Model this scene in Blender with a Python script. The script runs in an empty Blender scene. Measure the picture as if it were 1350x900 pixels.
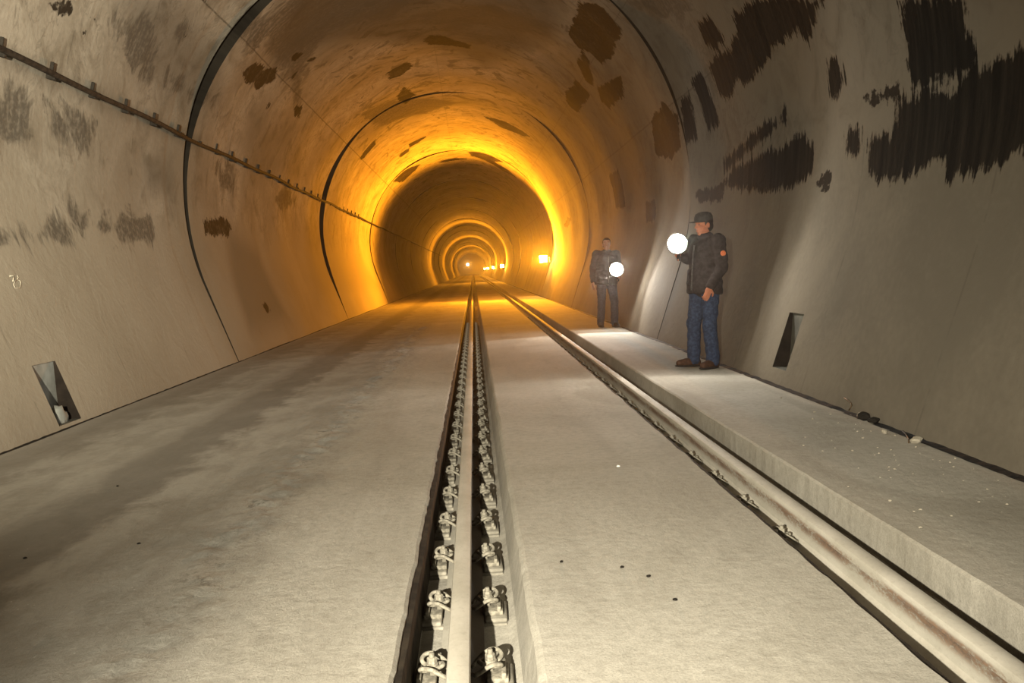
import bpy, bmesh, math, random
import numpy as np
from mathutils import Vector, Matrix, noise as mnoise
random.seed(7)
np.random.seed(7)
SC = bpy.context.scene
COL = SC.collection
PI = math.pi

# ------------------------------------------------------------------ camera
W, H, F = 1350.0, 900.0, 1230.0
EYE = Vector((0.0, 0.0, 1.15))
VPX, VPY, ROLL = 624.0, 357.0, math.radians(2.8)
rc = Vector((VPX - W / 2, H / 2 - VPY, -F)).normalized()     # tunnel axis seen from the camera
xc = Vector((math.cos(ROLL), math.sin(ROLL), 0.0))
xc = (xc - rc * xc.dot(rc)).normalized()
zc = xc.cross(rc)
RM = Matrix((xc, rc, zc))                                    # camera axes -> world axes
cam = bpy.data.cameras.new('camera')
cam.sensor_width = 36.0
cam.lens = 36.0 * F / W
cam.clip_start, cam.clip_end = 0.05, 600
camo = bpy.data.objects.new('camera', cam)
COL.objects.link(camo)
camo.matrix_world = Matrix.Translation(EYE) @ RM.to_4x4()
SC.camera = camo

# ------------------------------------------------------------------ world, exposure, lights
SC.view_settings.view_transform = 'Standard'
SC.view_settings.look = 'None'
SC.view_settings.gamma = 1.0
SC.view_settings.use_curve_mapping = False
SC.view_settings.exposure = 0.0
wd = bpy.data.worlds.new('world')
SC.world = wd
wd.use_nodes = True
wd.node_tree.nodes['Background'].inputs[0].default_value = (1.0, 0.8, 0.55, 1)
wd.node_tree.nodes['Background'].inputs[1].default_value = 0.004
vs = wd.node_tree.nodes.new('ShaderNodeVolumeScatter')     # fine dust in the air, scattering mostly forwards
vs.inputs['Color'].default_value = (1.0, 0.97, 0.92, 1)
vs.inputs['Density'].default_value = 0.00065
vs.inputs['Anisotropy'].default_value = 0.85
wd.node_tree.links.new(vs.outputs[0], wd.node_tree.nodes['World Output'].inputs['Volume'])
SC.cycles.max_bounces = 6
SC.cycles.volume_bounces = 0
SC.cycles.volume_bounces = 0
SC.cycles.diffuse_bounces = 1
SC.cycles.sample_clamp_indirect = 4.0


def light(name, kind, loc, energy, color, radius=0.05, parent=None, aim=None, angle=None, blend=0.3):
    d = bpy.data.lights.new(name, kind)
    d.energy = energy
    d.color = color
    d.shadow_soft_size = radius
    if kind == 'SPOT':
        d.spot_size = math.radians(angle)
        d.spot_blend = blend
    o = bpy.data.objects.new(name, d)
    COL.objects.link(o)
    o.location = loc
    if aim is not None:
        o.rotation_euler = (Vector(aim) - Vector(loc)).to_track_quat('-Z', 'Y').to_euler()
    if parent:
        o.parent = parent
    return o


WARM = (1.0, 0.93, 0.75)
FLASH_W, BACK_W = 3000.0, 13500.0
LAMP1_W, LAMP2_W = 120.0, 430.0
SODIUM_W = 13000.0
SODIUM = (1.0, 0.345, 0.010)
# hand lamp held beside the photographer, and an added unseen fill that brightens the left wall
light('hand_flash', 'SPOT', (-0.72, -0.9, 1.40), FLASH_W, WARM, 0.025, aim=(1.1, 6.8, 0.0), angle=62, blend=1.0)
light('left_wall_fill', 'SPOT', (-1.1, -1.6, 1.75), BACK_W, WARM, 0.05, aim=(-3.9, 12.5, 4.2), angle=56, blend=1.0)

# ------------------------------------------------------------------ helpers


def ray(px, py):
    return (RM @ Vector((px - W / 2, H / 2 - py, -F))).normalized()


def on_floor(px, py, z=0.0):
    d = ray(px, py)
    t = (z - EYE.z) / d.z
    return EYE + d * t


def link(name, bm, mat=None, parent=None, smooth=True, loc=None):
    me = bpy.data.meshes.new(name)
    bm.to_mesh(me)
    bm.free()
    if smooth:
        for p in me.polygons:
            p.use_smooth = True
    if mat:
        me.materials.append(mat)
    o = bpy.data.objects.new(name, me)
    COL.objects.link(o)
    if parent:
        o.parent = parent
    if loc:
        o.location = loc
    return o


def tag(o, label=None, cat=None, group=None, kind=None):
    if label:
        o['label'] = label
    if cat:
        o['category'] = cat
    if group:
        o['group'] = group
    if kind:
        o['kind'] = kind
    return o


def thing(name, label, cat, loc=(0, 0, 0), rotz=0.0, group=None):
    o = bpy.data.objects.new(name, None)
    o.empty_display_size = 0.1
    COL.objects.link(o)
    o.location = loc
    o.rotation_euler = (0, 0, rotz)
    return tag(o, label, cat, group)


def dup(root, loc, rotz, label, group=None):
    r = root.copy()
    COL.objects.link(r)
    r.location = loc
    r.rotation_euler = (0, 0, rotz)
    r['label'] = label
    if group:
        r['group'] = group
    for ch in list(root.children):
        c = ch.copy()
        COL.objects.link(c)
        c.parent = r
        for g in ch.children:
            d = g.copy()
            COL.objects.link(d)
            d.parent = c
    return r


def box(bm, c, s, rot=None, bevel=0.0):
    r = bmesh.ops.create_cube(bm, size=1.0)
    vs = r['verts']
    m = Matrix.Translation(c) @ (rot.to_4x4() if rot else Matrix.Identity(4)) @ Matrix.Diagonal((s[0], s[1], s[2], 1))
    bmesh.ops.transform(bm, matrix=m, verts=vs)
    if bevel:
        es = list({e for v in vs for e in v.link_edges})
        bmesh.ops.bevel(bm, geom=es, offset=bevel, segments=2, affect='EDGES', profile=0.5)


def tube(bm, pts, rad, n=8, caps=True):
    pts = [Vector(p) for p in pts]
    rads = rad if isinstance(rad, (list, tuple)) else [rad] * len(pts)
    rings = []
    up = None
    for i, p in enumerate(pts):
        a = pts[max(i - 1, 0)]
        b = pts[min(i + 1, len(pts) - 1)]
        t = (b - a).normalized()
        if up is None:
            up = Vector((0, 0, 1)) if abs(t.z) < 0.9 else Vector((1, 0, 0))
        u = (up - t * up.dot(t)).normalized()
        up = u
        v = t.cross(u)
        rings.append([bm.verts.new(p + (u * math.cos(2 * PI * k / n) + v * math.sin(2 * PI * k / n)) * rads[i]) for k in range(n)])
    for a, b in zip(rings, rings[1:]):
        for k in range(n):
            bm.faces.new((a[k], a[(k + 1) % n], b[(k + 1) % n], b[k]))
    if caps:
        bm.faces.new(rings[0][::-1])
        bm.faces.new(rings[-1])


def lathe(bm, prof, n=24, m=None):
    """prof: list of (radius, height) along local z; closed at both ends."""
    start = len(bm.verts)
    rings = []
    for r, z in prof:
        rings.append([bm.verts.new((r * math.cos(2 * PI * k / n), r * math.sin(2 * PI * k / n), z)) for k in range(n)])
    for a, b in zip(rings, rings[1:]):
        for k in range(n):
            bm.faces.new((a[k], a[(k + 1) % n], b[(k + 1) % n], b[k]))
    bm.faces.new(rings[0][::-1])
    bm.faces.new(rings[-1])
    if m is not None:
        bmesh.ops.transform(bm, matrix=m, verts=[v for r in rings for v in r])


def aimed(loc, d):
    return Matrix.Translation(loc) @ Vector(d).to_track_quat('Z', 'Y').to_matrix().to_4x4()


# ------------------------------------------------------------------ materials
class NT:
    def __init__(self, name):
        self.m = bpy.data.materials.new(name)
        self.m.use_nodes = True
        self.t = self.m.node_tree
        self.b = self.t.nodes['Principled BSDF']

    def n(self, kind, **kw):
        nd = self.t.nodes.new(kind)
        for k, v in kw.items():
            setattr(nd, k, v)
        return nd

    def put(self, sock, v):
        if hasattr(v, 'is_output') or isinstance(v, bpy.types.NodeSocket):
            self.t.links.new(v, sock)
        elif isinstance(v, (tuple, list)) and len(v) == 3 and sock.type == 'RGBA':
            sock.default_value = (*v, 1)
        else:
            sock.default_value = v

    def math(self, op, a, b=0.0, c=None):
        nd = self.n('ShaderNodeMath', operation=op)
        self.put(nd.inputs[0], a)
        self.put(nd.inputs[1], b)
        if c is not None:
            self.put(nd.inputs[2], c)
        return nd.outputs[0]

    def rng(self, v, a, b, c=0.0, d=1.0, smooth=True):
        nd = self.n('ShaderNodeMapRange', interpolation_type='SMOOTHSTEP' if smooth else 'LINEAR')
        for i, x in enumerate((v, a, b, c, d)):
            self.put(nd.inputs[i], x)
        return nd.outputs[0]

    def mix(self, f, a, b, mode='MIX'):
        nd = self.n('ShaderNodeMix', data_type='RGBA', blend_type=mode)
        self.put(nd.inputs[0], f)
        self.put(nd.inputs[6], a)
        self.put(nd.inputs[7], b)
        return nd.outputs[2]

    def noise(self, vec, scale, detail=4.0, rough=0.55, dist=0.0):
        nd = self.n('ShaderNodeTexNoise')
        self.put(nd.inputs['Vector'], vec)
        nd.inputs['Scale'].default_value = scale
        nd.inputs['Detail'].default_value = detail
        nd.inputs['Roughness'].default_value = rough
        nd.inputs['Distortion'].default_value = dist
        return nd.outputs[0]

    def scale(self, vec, s):
        nd = self.n('ShaderNodeMapping')
        self.put(nd.inputs[0], vec)
        nd.inputs['Scale'].default_value = s
        return nd.outputs[0]

    def attr(self, name):
        nd = self.n('ShaderNodeAttribute', attribute_name=name)
        return nd.outputs['Fac']

    def uv(self):
        return self.n('ShaderNodeUVMap', uv_map='arc').outputs[0]

    def obj(self):
        return self.n('ShaderNodeTexCoord').outputs['Object']

    def sep(self, v):
        nd = self.n('ShaderNodeSeparateXYZ')
        self.put(nd.inputs[0], v)
        return nd.outputs

    def bump(self, h, dist, strength=1.0, normal=None):
        nd = self.n('ShaderNodeBump')
        nd.inputs['Strength'].default_value = strength
        nd.inputs['Distance'].default_value = dist
        self.put(nd.inputs['Height'], h)
        if normal is not None:
            self.put(nd.inputs['Normal'], normal)
        return nd.outputs[0]

    def out(self, col, rough=0.85, normal=None, metal=0.0, spec=0.2):
        self.put(self.b.inputs['Base Color'], col)
        self.put(self.b.inputs['Roughness'], rough)
        self.put(self.b.inputs['Metallic'], metal)
        self.b.inputs['Specular IOR Level'].default_value = spec
        if normal is not None:
            self.put(self.b.inputs['Normal'], normal)
        return self.m


def plain(name, c, rough=0.8, metal=0.0, var=0.25, scale=30.0, bump=0.0):
    t = NT(name)
    o = t.obj()
    n1 = t.noise(o, scale, 5)
    col = t.mix(t.rng(n1, 0.35, 0.7), tuple(x * (1 - var) for x in c), tuple(min(1, x * (1 + var)) for x in c))
    return t.out(col, rough, t.bump(n1, bump) if bump else None, metal)


def glow(name, c, strength):
    t = NT(name)
    t.b.inputs['Base Color'].default_value = (*c, 1)
    t.b.inputs['Emission Color'].default_value = (*c, 1)
    t.b.inputs['Emission Strength'].default_value = strength
    return t.m


def lining_material():
    t = NT('stained_concrete_lining')
    uv = t.uv()
    s, y, _ = t.sep(uv)
    broad = t.noise(uv, 0.55, 5, 0.6, 0.4)
    mid = t.noise(uv, 2.2, 6, 0.62, 0.6)
    fine = t.noise(uv, 16.0, 5, 0.6)
    grit = t.noise(uv, 90.0, 3, 0.6)
    drip = t.noise(t.scale(uv, (0.9, 11.0, 1)), 1.0, 5, 0.65)
    drip2 = t.noise(t.scale(uv, (3.0, 26.0, 1)), 1.0, 4, 0.65)
    swirl = t.noise(uv, 1.1, 7, 0.6, 2.2)
    base = t.mix(t.rng(broad, 0.35, 0.66), (0.285, 0.246, 0.186), (0.425, 0.376, 0.296))
    base = t.mix(t.rng(mid, 0.45, 0.72, 0, 0.70), base, (0.165, 0.136, 0.094))
    base = t.mix(t.rng(drip, 0.55, 0.85, 0, 0.22), base, (0.19, 0.160, 0.115))
    base = t.mix(t.rng(fine, 0.30, 0.72, 0.22, 0), base, (0.14, 0.125, 0.10))
    # smoother, cleaner formed concrete low on the walls
    hi = t.attr('upper')
    clean = t.mix(t.rng(broad, 0.3, 0.7), (0.295, 0.254, 0.190), (0.340, 0.296, 0.225))
    clean = t.mix(t.rng(fine, 0.35, 0.75, 0.12, 0), clean, (0.22, 0.2, 0.16))
    base = t.mix(hi, clean, base)
    # dark veins and smears of old grout in the crown
    vein = t.rng(t.math('ABSOLUTE', t.math('SUBTRACT', swirl, 0.5)), 0.0, 0.022, 1, 0)
    base = t.mix(t.math('MULTIPLY', t.math('MULTIPLY', vein, hi), t.rng(broad, 0.42, 0.6, 0, 0.38)), base, (0.09, 0.078, 0.06))
    blot = t.rng(swirl, 0.54, 0.62, 0, 0.72)
    base = t.mix(t.math('MULTIPLY', blot, t.attr('crown')), base, (0.10, 0.085, 0.066))
    # soft grimy patches and the darker right side
    g = t.attr('grime_tone')
    g = t.math('MULTIPLY', g, t.rng(t.math('ADD', t.math('MULTIPLY', broad, 0.9), t.math('MULTIPLY', fine, 0.25)), 0.40, 0.75, 0.65, 1.0))
    base = t.mix(g, base, (0.060, 0.052, 0.040))
    # thin joint lines between form panels
    for s0, wdt, amt in ((5.05, 0.010, 0.75), (11.4, 0.008, 0.5), (12.95, 0.010, 0.55), (8.1, 0.008, 0.3)):
        dd = t.math('ABSOLUTE', t.math('SUBTRACT', t.math('ADD', s, t.math('MULTIPLY', mid, 0.03)), s0 + 0.015))
        base = t.mix(t.math('MULTIPLY', t.rng(dd, wdt * 0.6, wdt * 1.8, amt, 0), t.rng(fine, 0.35, 0.55, 0.35, 1)), base, (0.07, 0.06, 0.045))
    ym = t.math('ABSOLUTE', t.math('SUBTRACT', t.math('MODULO', t.math('ADD', y, 30.13), 2.045), 1.02))
    base = t.mix(t.math('MULTIPLY', t.rng(ym, 0.006, 0.016, 0.32, 0), t.rng(mid, 0.48, 0.58, 0, 1)), base, (0.08, 0.07, 0.055))
    # hard-edged patches: a half-tone and a black one
    jag = t.math('ADD', t.math('MULTIPLY', t.math('SUBTRACT', drip, 0.5), 0.30),
                 t.math('ADD', t.math('ADD', t.math('MULTIPLY', t.math('SUBTRACT', drip2, 0.5), 0.26), t.math('MULTIPLY', t.math('SUBTRACT', mid, 0.5), 0.22)), t.math('MULTIPLY', t.math('SUBTRACT', fine, 0.5), 0.14)))
    jag2 = t.math('ADD', t.math('MULTIPLY', t.math('SUBTRACT', fine, 0.5), 0.16), t.math('ADD', t.math('MULTIPLY', t.math('SUBTRACT', mid, 0.5), 0.34), t.math('MULTIPLY', t.math('SUBTRACT', drip, 0.5), 0.12)))
    hm = t.rng(t.math('ADD', t.attr('half'), t.math('ADD', t.math('MULTIPLY', jag, 0.9), t.math('MULTIPLY', t.math('SUBTRACT', swirl, 0.5), 1.1))), -0.11, 0.05, 0.86, 0)
    hm = t.math('MULTIPLY', hm, t.rng(t.math('ADD', t.math('MULTIPLY', fine, 0.7), t.math('MULTIPLY', drip, 0.4)), 0.38, 0.62, 0.35, 1.0))
    base = t.mix(hm, base, (0.085, 0.074, 0.058))
    pm = t.rng(t.math('ADD', t.attr('patch'), jag2), -0.014, 0.014, 0.94, 0)
    base = t.mix(t.math('MULTIPLY', pm, t.rng(t.math('ADD', t.math('MULTIPLY', mid, 0.6), t.math('MULTIPLY', fine, 0.4)), 0.48, 0.68, 1.0, 0.72)), base, (0.012, 0.009, 0.006))
    bm_ = t.rng(t.math('ADD', t.attr('black'), jag), -0.022, 0.022, 0.97, 0)
    base = t.mix(bm_, base, t.mix(t.rng(drip, 0.35, 0.7), (0.005, 0.0045, 0.0035), (0.018, 0.015, 0.011)))
    hgt = t.math('ADD', t.math('MULTIPLY', mid, 0.7), t.math('ADD', t.math('MULTIPLY', fine, 0.22), t.math('MULTIPLY', grit, 0.05)))
    hgt = t.math('SUBTRACT', hgt, t.math('MULTIPLY', bm_, 0.25))
    nrm = t.bump(hgt, 0.022, 0.8)
    return t.out(base, t.rng(bm_, 0, 1, 0.9, 0.95), nrm, 0, 0.04)


def floor_material():
    t = NT('dusty_concrete_floor')
    o = t.obj()
    x, y, z = t.sep(o)
    along = t.noise(t.scale(o, (3.2, 0.22, 1)), 1.0, 6, 0.6, 0.3)
    broad = t.noise(o, 0.45, 5, 0.6, 0.5)
    mid = t.noise(t.scale(o, (1.6, 0.8, 1)), 2.2, 8, 0.66, 0.25)
    fine = t.noise(o, 22, 5, 0.65)
    grit = t.noise(o, 140, 3, 0.7)
    base = t.mix(t.rng(broad, 0.35, 0.68), (0.45, 0.415, 0.345), (0.60, 0.565, 0.490))
    base = t.mix(t.rng(along, 0.45, 0.75, 0, 0.38), base, (0.30, 0.27, 0.22))
    base = t.mix(t.rng(mid, 0.52, 0.75, 0, 0.35), base, (0.27, 0.245, 0.20))
    base = t.mix(t.rng(fine, 0.32, 0.6, 0.26, 0), base, (0.20, 0.18, 0.14))
    base = t.mix(t.rng(grit, 0.35, 0.6, 0.30, 0), base, (0.19, 0.17, 0.135))
    # the left lane is greyer, driven on, and darkened further as the light fades leftwards; a dark tyre track runs along it
    xj = t.math('ADD', x, t.math('MULTIPLY', t.math('SUBTRACT', mid, 0.5), 0.75))
    lane = t.rng(xj, -1.32, -0.72, 0.62, 0)
    base = t.mix(lane, base, t.mix(t.rng(mid, 0.38, 0.66), (0.165, 0.155, 0.130), (0.30, 0.286, 0.25)))
    trk = t.rng(t.math('ABSOLUTE', t.math('ADD', xj, 2.08)), 0.12, 0.36, 0.60, 0)
    base = t.mix(trk, base, (0.115, 0.104, 0.086))
    trk2 = t.rng(t.math('ABSOLUTE', t.math('ADD', xj, 3.15)), 0.1, 0.3, 0.35, 0)
    base = t.mix(trk2, base, (0.14, 0.125, 0.10))
    rt = t.rng(xj, 1.75, 2.1, 0, 0.15)
    base = t.mix(rt, base, (0.27, 0.24, 0.19))
    # worn darker patches between the rails
    pat = t.math('MULTIPLY', t.rng(t.noise(t.scale(o, (1.0, 0.35, 1)), 1.1, 5, 0.55, 0.8), 0.54, 0.64, 0, 0.40), t.rng(x, -0.2, 0.3))
    base = t.mix(pat, base, (0.25, 0.225, 0.175))
    # the crumbled edge of the dust layer: a rough ridge along the left lane
    rj = t.math('ADD', x, t.math('MULTIPLY', t.math('SUBTRACT', t.noise(o, 2.4, 6, 0.7, 0.6), 0.5), 0.55))
    ridge = t.rng(t.math('ABSOLUTE', t.math('ADD', rj, 1.12)), 0.0, 0.22, 1, 0)
    rough_zone = t.rng(t.math('ABSOLUTE', t.math('ADD', x, 1.2)), 0.1, 1.1, 1, 0.12)
    crumbs = t.noise(t.scale(o, (1.0, 0.6, 1)), 13.0, 8, 0.78, 0.15)
    dark_cr = t.math('MULTIPLY', t.math('MULTIPLY', t.rng(crumbs, 0.50, 0.64, 0, 0.85), ridge), t.rng(mid, 0.35, 0.6, 0.3, 1))
    base = t.mix(dark_cr, base, (0.14, 0.126, 0.10))
    spk = t.n('ShaderNodeTexVoronoi')
    t.put(spk.inputs['Vector'], o)
    spk.inputs['Scale'].default_value = 26
    sm = t.math('MULTIPLY', t.rng(spk.outputs['Distance'], 0.05, 0.12, 1, 0), t.rng(t.noise(o, 5.0, 2), 0.62, 0.68))
    base = t.mix(t.math('MULTIPLY', sm, 0.6), base, (0.72, 0.69, 0.62))
    # groove floors and the sides of the grooves keep a film of pale dust
    hgt = t.math('ADD', t.math('MULTIPLY', t.math('MULTIPLY', crumbs, rough_zone), 1.0),
                 t.math('ADD', t.math('MULTIPLY', mid, 0.35), t.math('ADD', t.math('MULTIPLY', fine, 0.12), t.math('MULTIPLY', grit, 0.03))))
    hgt = t.math('ADD', hgt, t.math('MULTIPLY', t.rng(rj, -1.2, -1.0), -0.25))
    return t.out(base, 0.9, t.bump(hgt, 0.030, 0.75), 0, 0.2)


def rail_material(name, rust):
    t = NT(name)
    o = t.obj()
    x, y, z = t.sep(o)
    n1 = t.noise(t.scale(o, (1, 0.5, 1)), 5.0, 6, 0.65)
    n2 = t.noise(t.scale(o, (1, 1, 2.5)), 45.0, 5, 0.7)
    base = t.mix(t.rng(n1, 0.35, 0.65), (0.47, 0.435, 0.36), (0.58, 0.54, 0.46))
    base = t.mix(t.rng(n2, 0.5, 0.7, 0, 0.2), base, (0.25, 0.21, 0.16))
    dk = t.math('MULTIPLY', t.rng(z, -0.030, -0.045, 0, 1), t.rng(x, 0.004, 0.010, 0, 0.88))  # right flank below the head coloured dark to deepen its shadow
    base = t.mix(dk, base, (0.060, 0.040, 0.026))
    if rust:
        band = t.math('MULTIPLY', t.rng(z, -0.016, -0.034, 0, 1), t.rng(z, -0.115, -0.075, 0, 1))
        k = t.math('ADD', t.math('MULTIPLY', n1, 0.9), t.math('MULTIPLY', n2, 0.55))
        rm = t.math('MULTIPLY', t.rng(k, 0.58, 0.80), band)
        base = t.mix(t.math('MULTIPLY', rm, 0.85), base, t.mix(t.rng(n2, 0.4, 0.6), (0.11, 0.055, 0.030), (0.24, 0.13, 0.07)))
    return t.out(base, 0.75, t.bump(n2, 0.0015), 0.0, 0.3)


M = {}
M['lining'] = lining_material()
M['floor'] = floor_material()
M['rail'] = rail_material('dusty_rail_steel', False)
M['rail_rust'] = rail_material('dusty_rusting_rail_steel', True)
M['clip'] = plain('dust_coated_iron', (0.27, 0.245, 0.195), 0.9, 0, 0.35, 60, 0.001)
M['seat'] = plain('dust_coated_concrete', (0.30, 0.275, 0.225), 0.9, 0, 0.3, 18, 0.004)
M['gap_black'] = plain('black_gap_strip', (0.010, 0.008, 0.006), 0.95, 0, 0.4, 20, 0.01)  # black put into the wall-foot gaps in place of their shade
M['groove_shade'] = plain('dark_brown_groove_shade', (0.027, 0.020, 0.013), 0.95, 0, 0.5, 12, 0.004)  # near-black colour standing in for shade on the groove walls
M['cable'] = plain('grimy_cable_sheath', (0.022, 0.017, 0.012), 0.9, 0, 0.6, 14, 0.003)
M['bracket'] = plain('dark_cable_bracket', (0.022, 0.018, 0.013), 0.9, 0, 0.3)
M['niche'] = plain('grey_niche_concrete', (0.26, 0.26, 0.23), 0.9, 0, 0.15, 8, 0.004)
M['niche_dark'] = plain('dark_niche_side', (0.018, 0.013, 0.009), 0.95, 0, 0.3, 8, 0.004)  # far jamb, much darker than the niche back
M['niche_dim'] = plain('darker_niche_concrete', (0.10, 0.095, 0.075), 0.9, 0, 0.3, 8, 0.004)  # darker tone for near jamb, sill, head and the right niche's back
M['chip'] = plain('pale_concrete_chip', (0.36, 0.32, 0.25), 0.9, 0, 0.25, 40)
M['chip_white'] = plain('white_stone_chip', (0.80, 0.78, 0.72), 0.8, 0, 0.1, 40)
M['clod'] = plain('black_clod', (0.016, 0.013, 0.010), 0.95, 0, 0.4, 40)
M['wire'] = plain('rusty_wire', (0.10, 0.065, 0.035), 0.7, 0, 0.3, 60)
M['chalk'] = plain('chalk_line', (0.44, 0.385, 0.29), 0.95, 0, 0.2, 30)
M['black'] = plain('black_lamp_plastic', (0.020, 0.020, 0.022), 0.5)
M['steel'] = plain('grey_lamp_housing', (0.22, 0.21, 0.19), 0.5, 0.5)
M['skin'] = plain('skin', (0.44, 0.21, 0.135), 0.6, 0, 0.12, 20)
M['skin_red'] = plain('reddened_skin', (0.50, 0.185, 0.10), 0.6, 0, 0.12, 20)
M['hair'] = plain('dark_hair', (0.018, 0.013, 0.010), 0.7, 0, 0.3, 90)
M['jacket'] = plain('dark_brown_jacket_cloth', (0.034, 0.025, 0.022), 0.9, 0, 0.25, 25, 0.004)
M['jacket_dark'] = plain('black_jacket_cloth', (0.022, 0.021, 0.023), 0.9, 0, 0.25, 25, 0.004)
M['jeans'] = plain('blue_denim', (0.030, 0.046, 0.090), 0.9, 0, 0.3, 35, 0.004)
M['trousers'] = plain('dark_trouser_cloth', (0.030, 0.034, 0.050), 0.9, 0, 0.3, 35, 0.004)
M['boot'] = plain('brown_leather', (0.075, 0.036, 0.022), 0.65, 0, 0.25, 30, 0.002)
M['boot_dark'] = plain('black_leather', (0.022, 0.018, 0.016), 0.65, 0, 0.25, 30, 0.002)
M['sole'] = plain('dark_rubber_sole', (0.025, 0.020, 0.017), 0.8)
M['cap'] = plain('dark_cap_cloth', (0.045, 0.042, 0.038), 0.9, 0, 0.25, 30)
M['badge'] = plain('orange_badge', (0.75, 0.20, 0.075), 0.6, 0, 0.15, 60)
M['zip'] = plain('zip', (0.10, 0.09, 0.085), 0.5)
M['lens_white'] = glow('lit_white_lens', (1.0, 0.95, 0.86), 260.0)
M['lens_sodium'] = glow('lit_sodium_lens', (1.0, 0.62, 0.16), 420.0)
M['lens_far'] = glow('lit_far_lens', (1.0, 0.72, 0.42), 60.0)

# ------------------------------------------------------------------ tunnel section
CX, CZ, R = -0.417, 2.345, 3.72
ZT = 1.10                                           # below this the side walls run straight, tangent to the vault
A0 = math.asin((CZ - ZT) / R)
LS = ZT / math.cos(A0)                              # length of the straight part above the floor
LA = R * (PI + 2 * A0)
STOT = 2 * LS + LA
J0, JL = 13.87, 12.27                               # first visible ring joint, ring length
YEND = 262.0
WB = R * math.cos(A0) - ZT * math.tan(A0)           # half width at the floor
XL, XR = CX - WB, CX + WB


def prof(s):
    """arc length from the left foot of the wall -> x, z, inward normal (arrays)."""
    s = np.asarray(s, float)
    phi = PI + A0 - (s - LS) / R
    x = CX + R * np.cos(phi)
    z = CZ + R * np.sin(phi)
    nx, nz = -np.cos(phi), -np.sin(phi)
    l = s < LS
    x = np.where(l, XL - math.sin(A0) * s, x)
    z = np.where(l, math.cos(A0) * s, z)
    nx = np.where(l, math.cos(A0), nx)
    nz = np.where(l, math.sin(A0), nz)
    r = s > LS + LA
    q = STOT - s
    x = np.where(r, XR + math.sin(A0) * q, x)
    z = np.where(r, math.cos(A0) * q, z)
    nx = np.where(r, -math.cos(A0), nx)
    nz = np.where(r, math.sin(A0), nz)
    return x, z, nx, nz


_ts = np.linspace(-0.2, STOT + 0.2, 4000)
_tx, _tz, _, _ = prof(_ts)


def on_wall(px, py):
    """where the line of sight through a point of the photograph meets the lining: (s, y)"""
    d = ray(px, py)
    ang = np.arctan2(_tz - EYE.z, _tx - EYE.x)
    ang = np.where(ang < -PI / 2, ang + 2 * PI, ang)
    a = math.atan2(d.z, d.x)
    if a < -PI / 2:
        a += 2 * PI
    s = float(np.interp(-a, -ang, _ts))
    x, z, _, _ = (float(v) for v in prof(s))
    t = math.hypot(x - EYE.x, z - EYE.z) / math.hypot(d.x, d.z)
    return s, EYE.y + d.y * t


def wall_point(s, y, off=0.0):
    x, z, nx, nz = (float(v) for v in prof(s))
    return Vector((x + nx * off, y, z + nz * off))


def lift(S, Y):
    """small inward bulges of the cast rings and their offset at each joint"""
    up = np.clip((np.minimum(S, STOT - S) - 1.3) / 1.2, 0, 1)
    k = np.floor((Y - J0) / JL)
    f = (Y - J0) - k * JL
    und = 0.012 * np.sin(Y * 1.9 + 0.5 * np.sin(S * 0.9)) + 0.010 * np.sin(Y * 0.83 + S * 0.7 + k) + 0.012 * np.sin(S * 1.6 + Y * 0.45 + 2 * k)
    th = PI + A0 - (S - LS) / R
    step = (0.010 + 0.075 * np.clip(np.cos(th - math.radians(128) - 0.9 * k), 0, 1) ** 4) * np.exp(-f / 3.0)
    step = np.where(Y >= J0 - 0.03, step, 0)
    lo = 0.012 * np.sin(Y * 1.35 + 0.8)
    return und * up + step * np.clip((np.minimum(S, STOT - S)) / 1.5, 0.0, 1) + np.where((Y > 13.0) & (S < STOT / 2), lo, 0)


# --- stains, each traced where it lies on the concrete (outline points on the wall surface)
BLACK = [
    [(993, 0), (1086, -4), (1073, 27), (1063, 57), (1047, 43), (1033, 50), (1017, 67), (1000, 93), (980, 110), (970, 103), (963, 127), (947, 123), (930, 87), (940, 73), (960, 67), (970, 40), (967, 20)],
    [(918, 30), (933, 20), (953, 50), (943, 70), (927, 60)],
    [(910, 107), (923, 97), (947, 163), (933, 177)],
    [(897, 132), (907, 122), (920, 180), (907, 190)],
    [(1190, -6), (1267, -6), (1270, 43), (1290, 87), (1250, 103), (1207, 110), (1197, 83), (1193, 40)],
    [(1187, 130), (1210, 126), (1260, 117), (1263, 97), (1317, 80), (1350, 66), (1420, 36), (1420, 190), (1350, 205), (1300, 226), (1277, 227), (1253, 233), (1247, 207), (1220, 220), (1187, 233), (1173, 240), (1147, 230), (1147, 183), (1177, 176)],
    [(953, 210), (980, 187), (1000, 170), (1017, 160), (1033, 143), (1037, 160), (1017, 173), (987, 200), (967, 220), (955, 228)],
    [(957, 240), (967, 220), (993, 210), (1013, 200), (1040, 187), (1057, 174), (1070, 200), (1070, 227), (1043, 247), (1007, 253), (967, 247)],
    [(1090, 84), (1106, 77), (1113, 107), (1100, 130), (1091, 122)],
    [(1114, 180), (1127, 164), (1137, 180), (1136, 200), (1127, 213), (1117, 200)],
]
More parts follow.
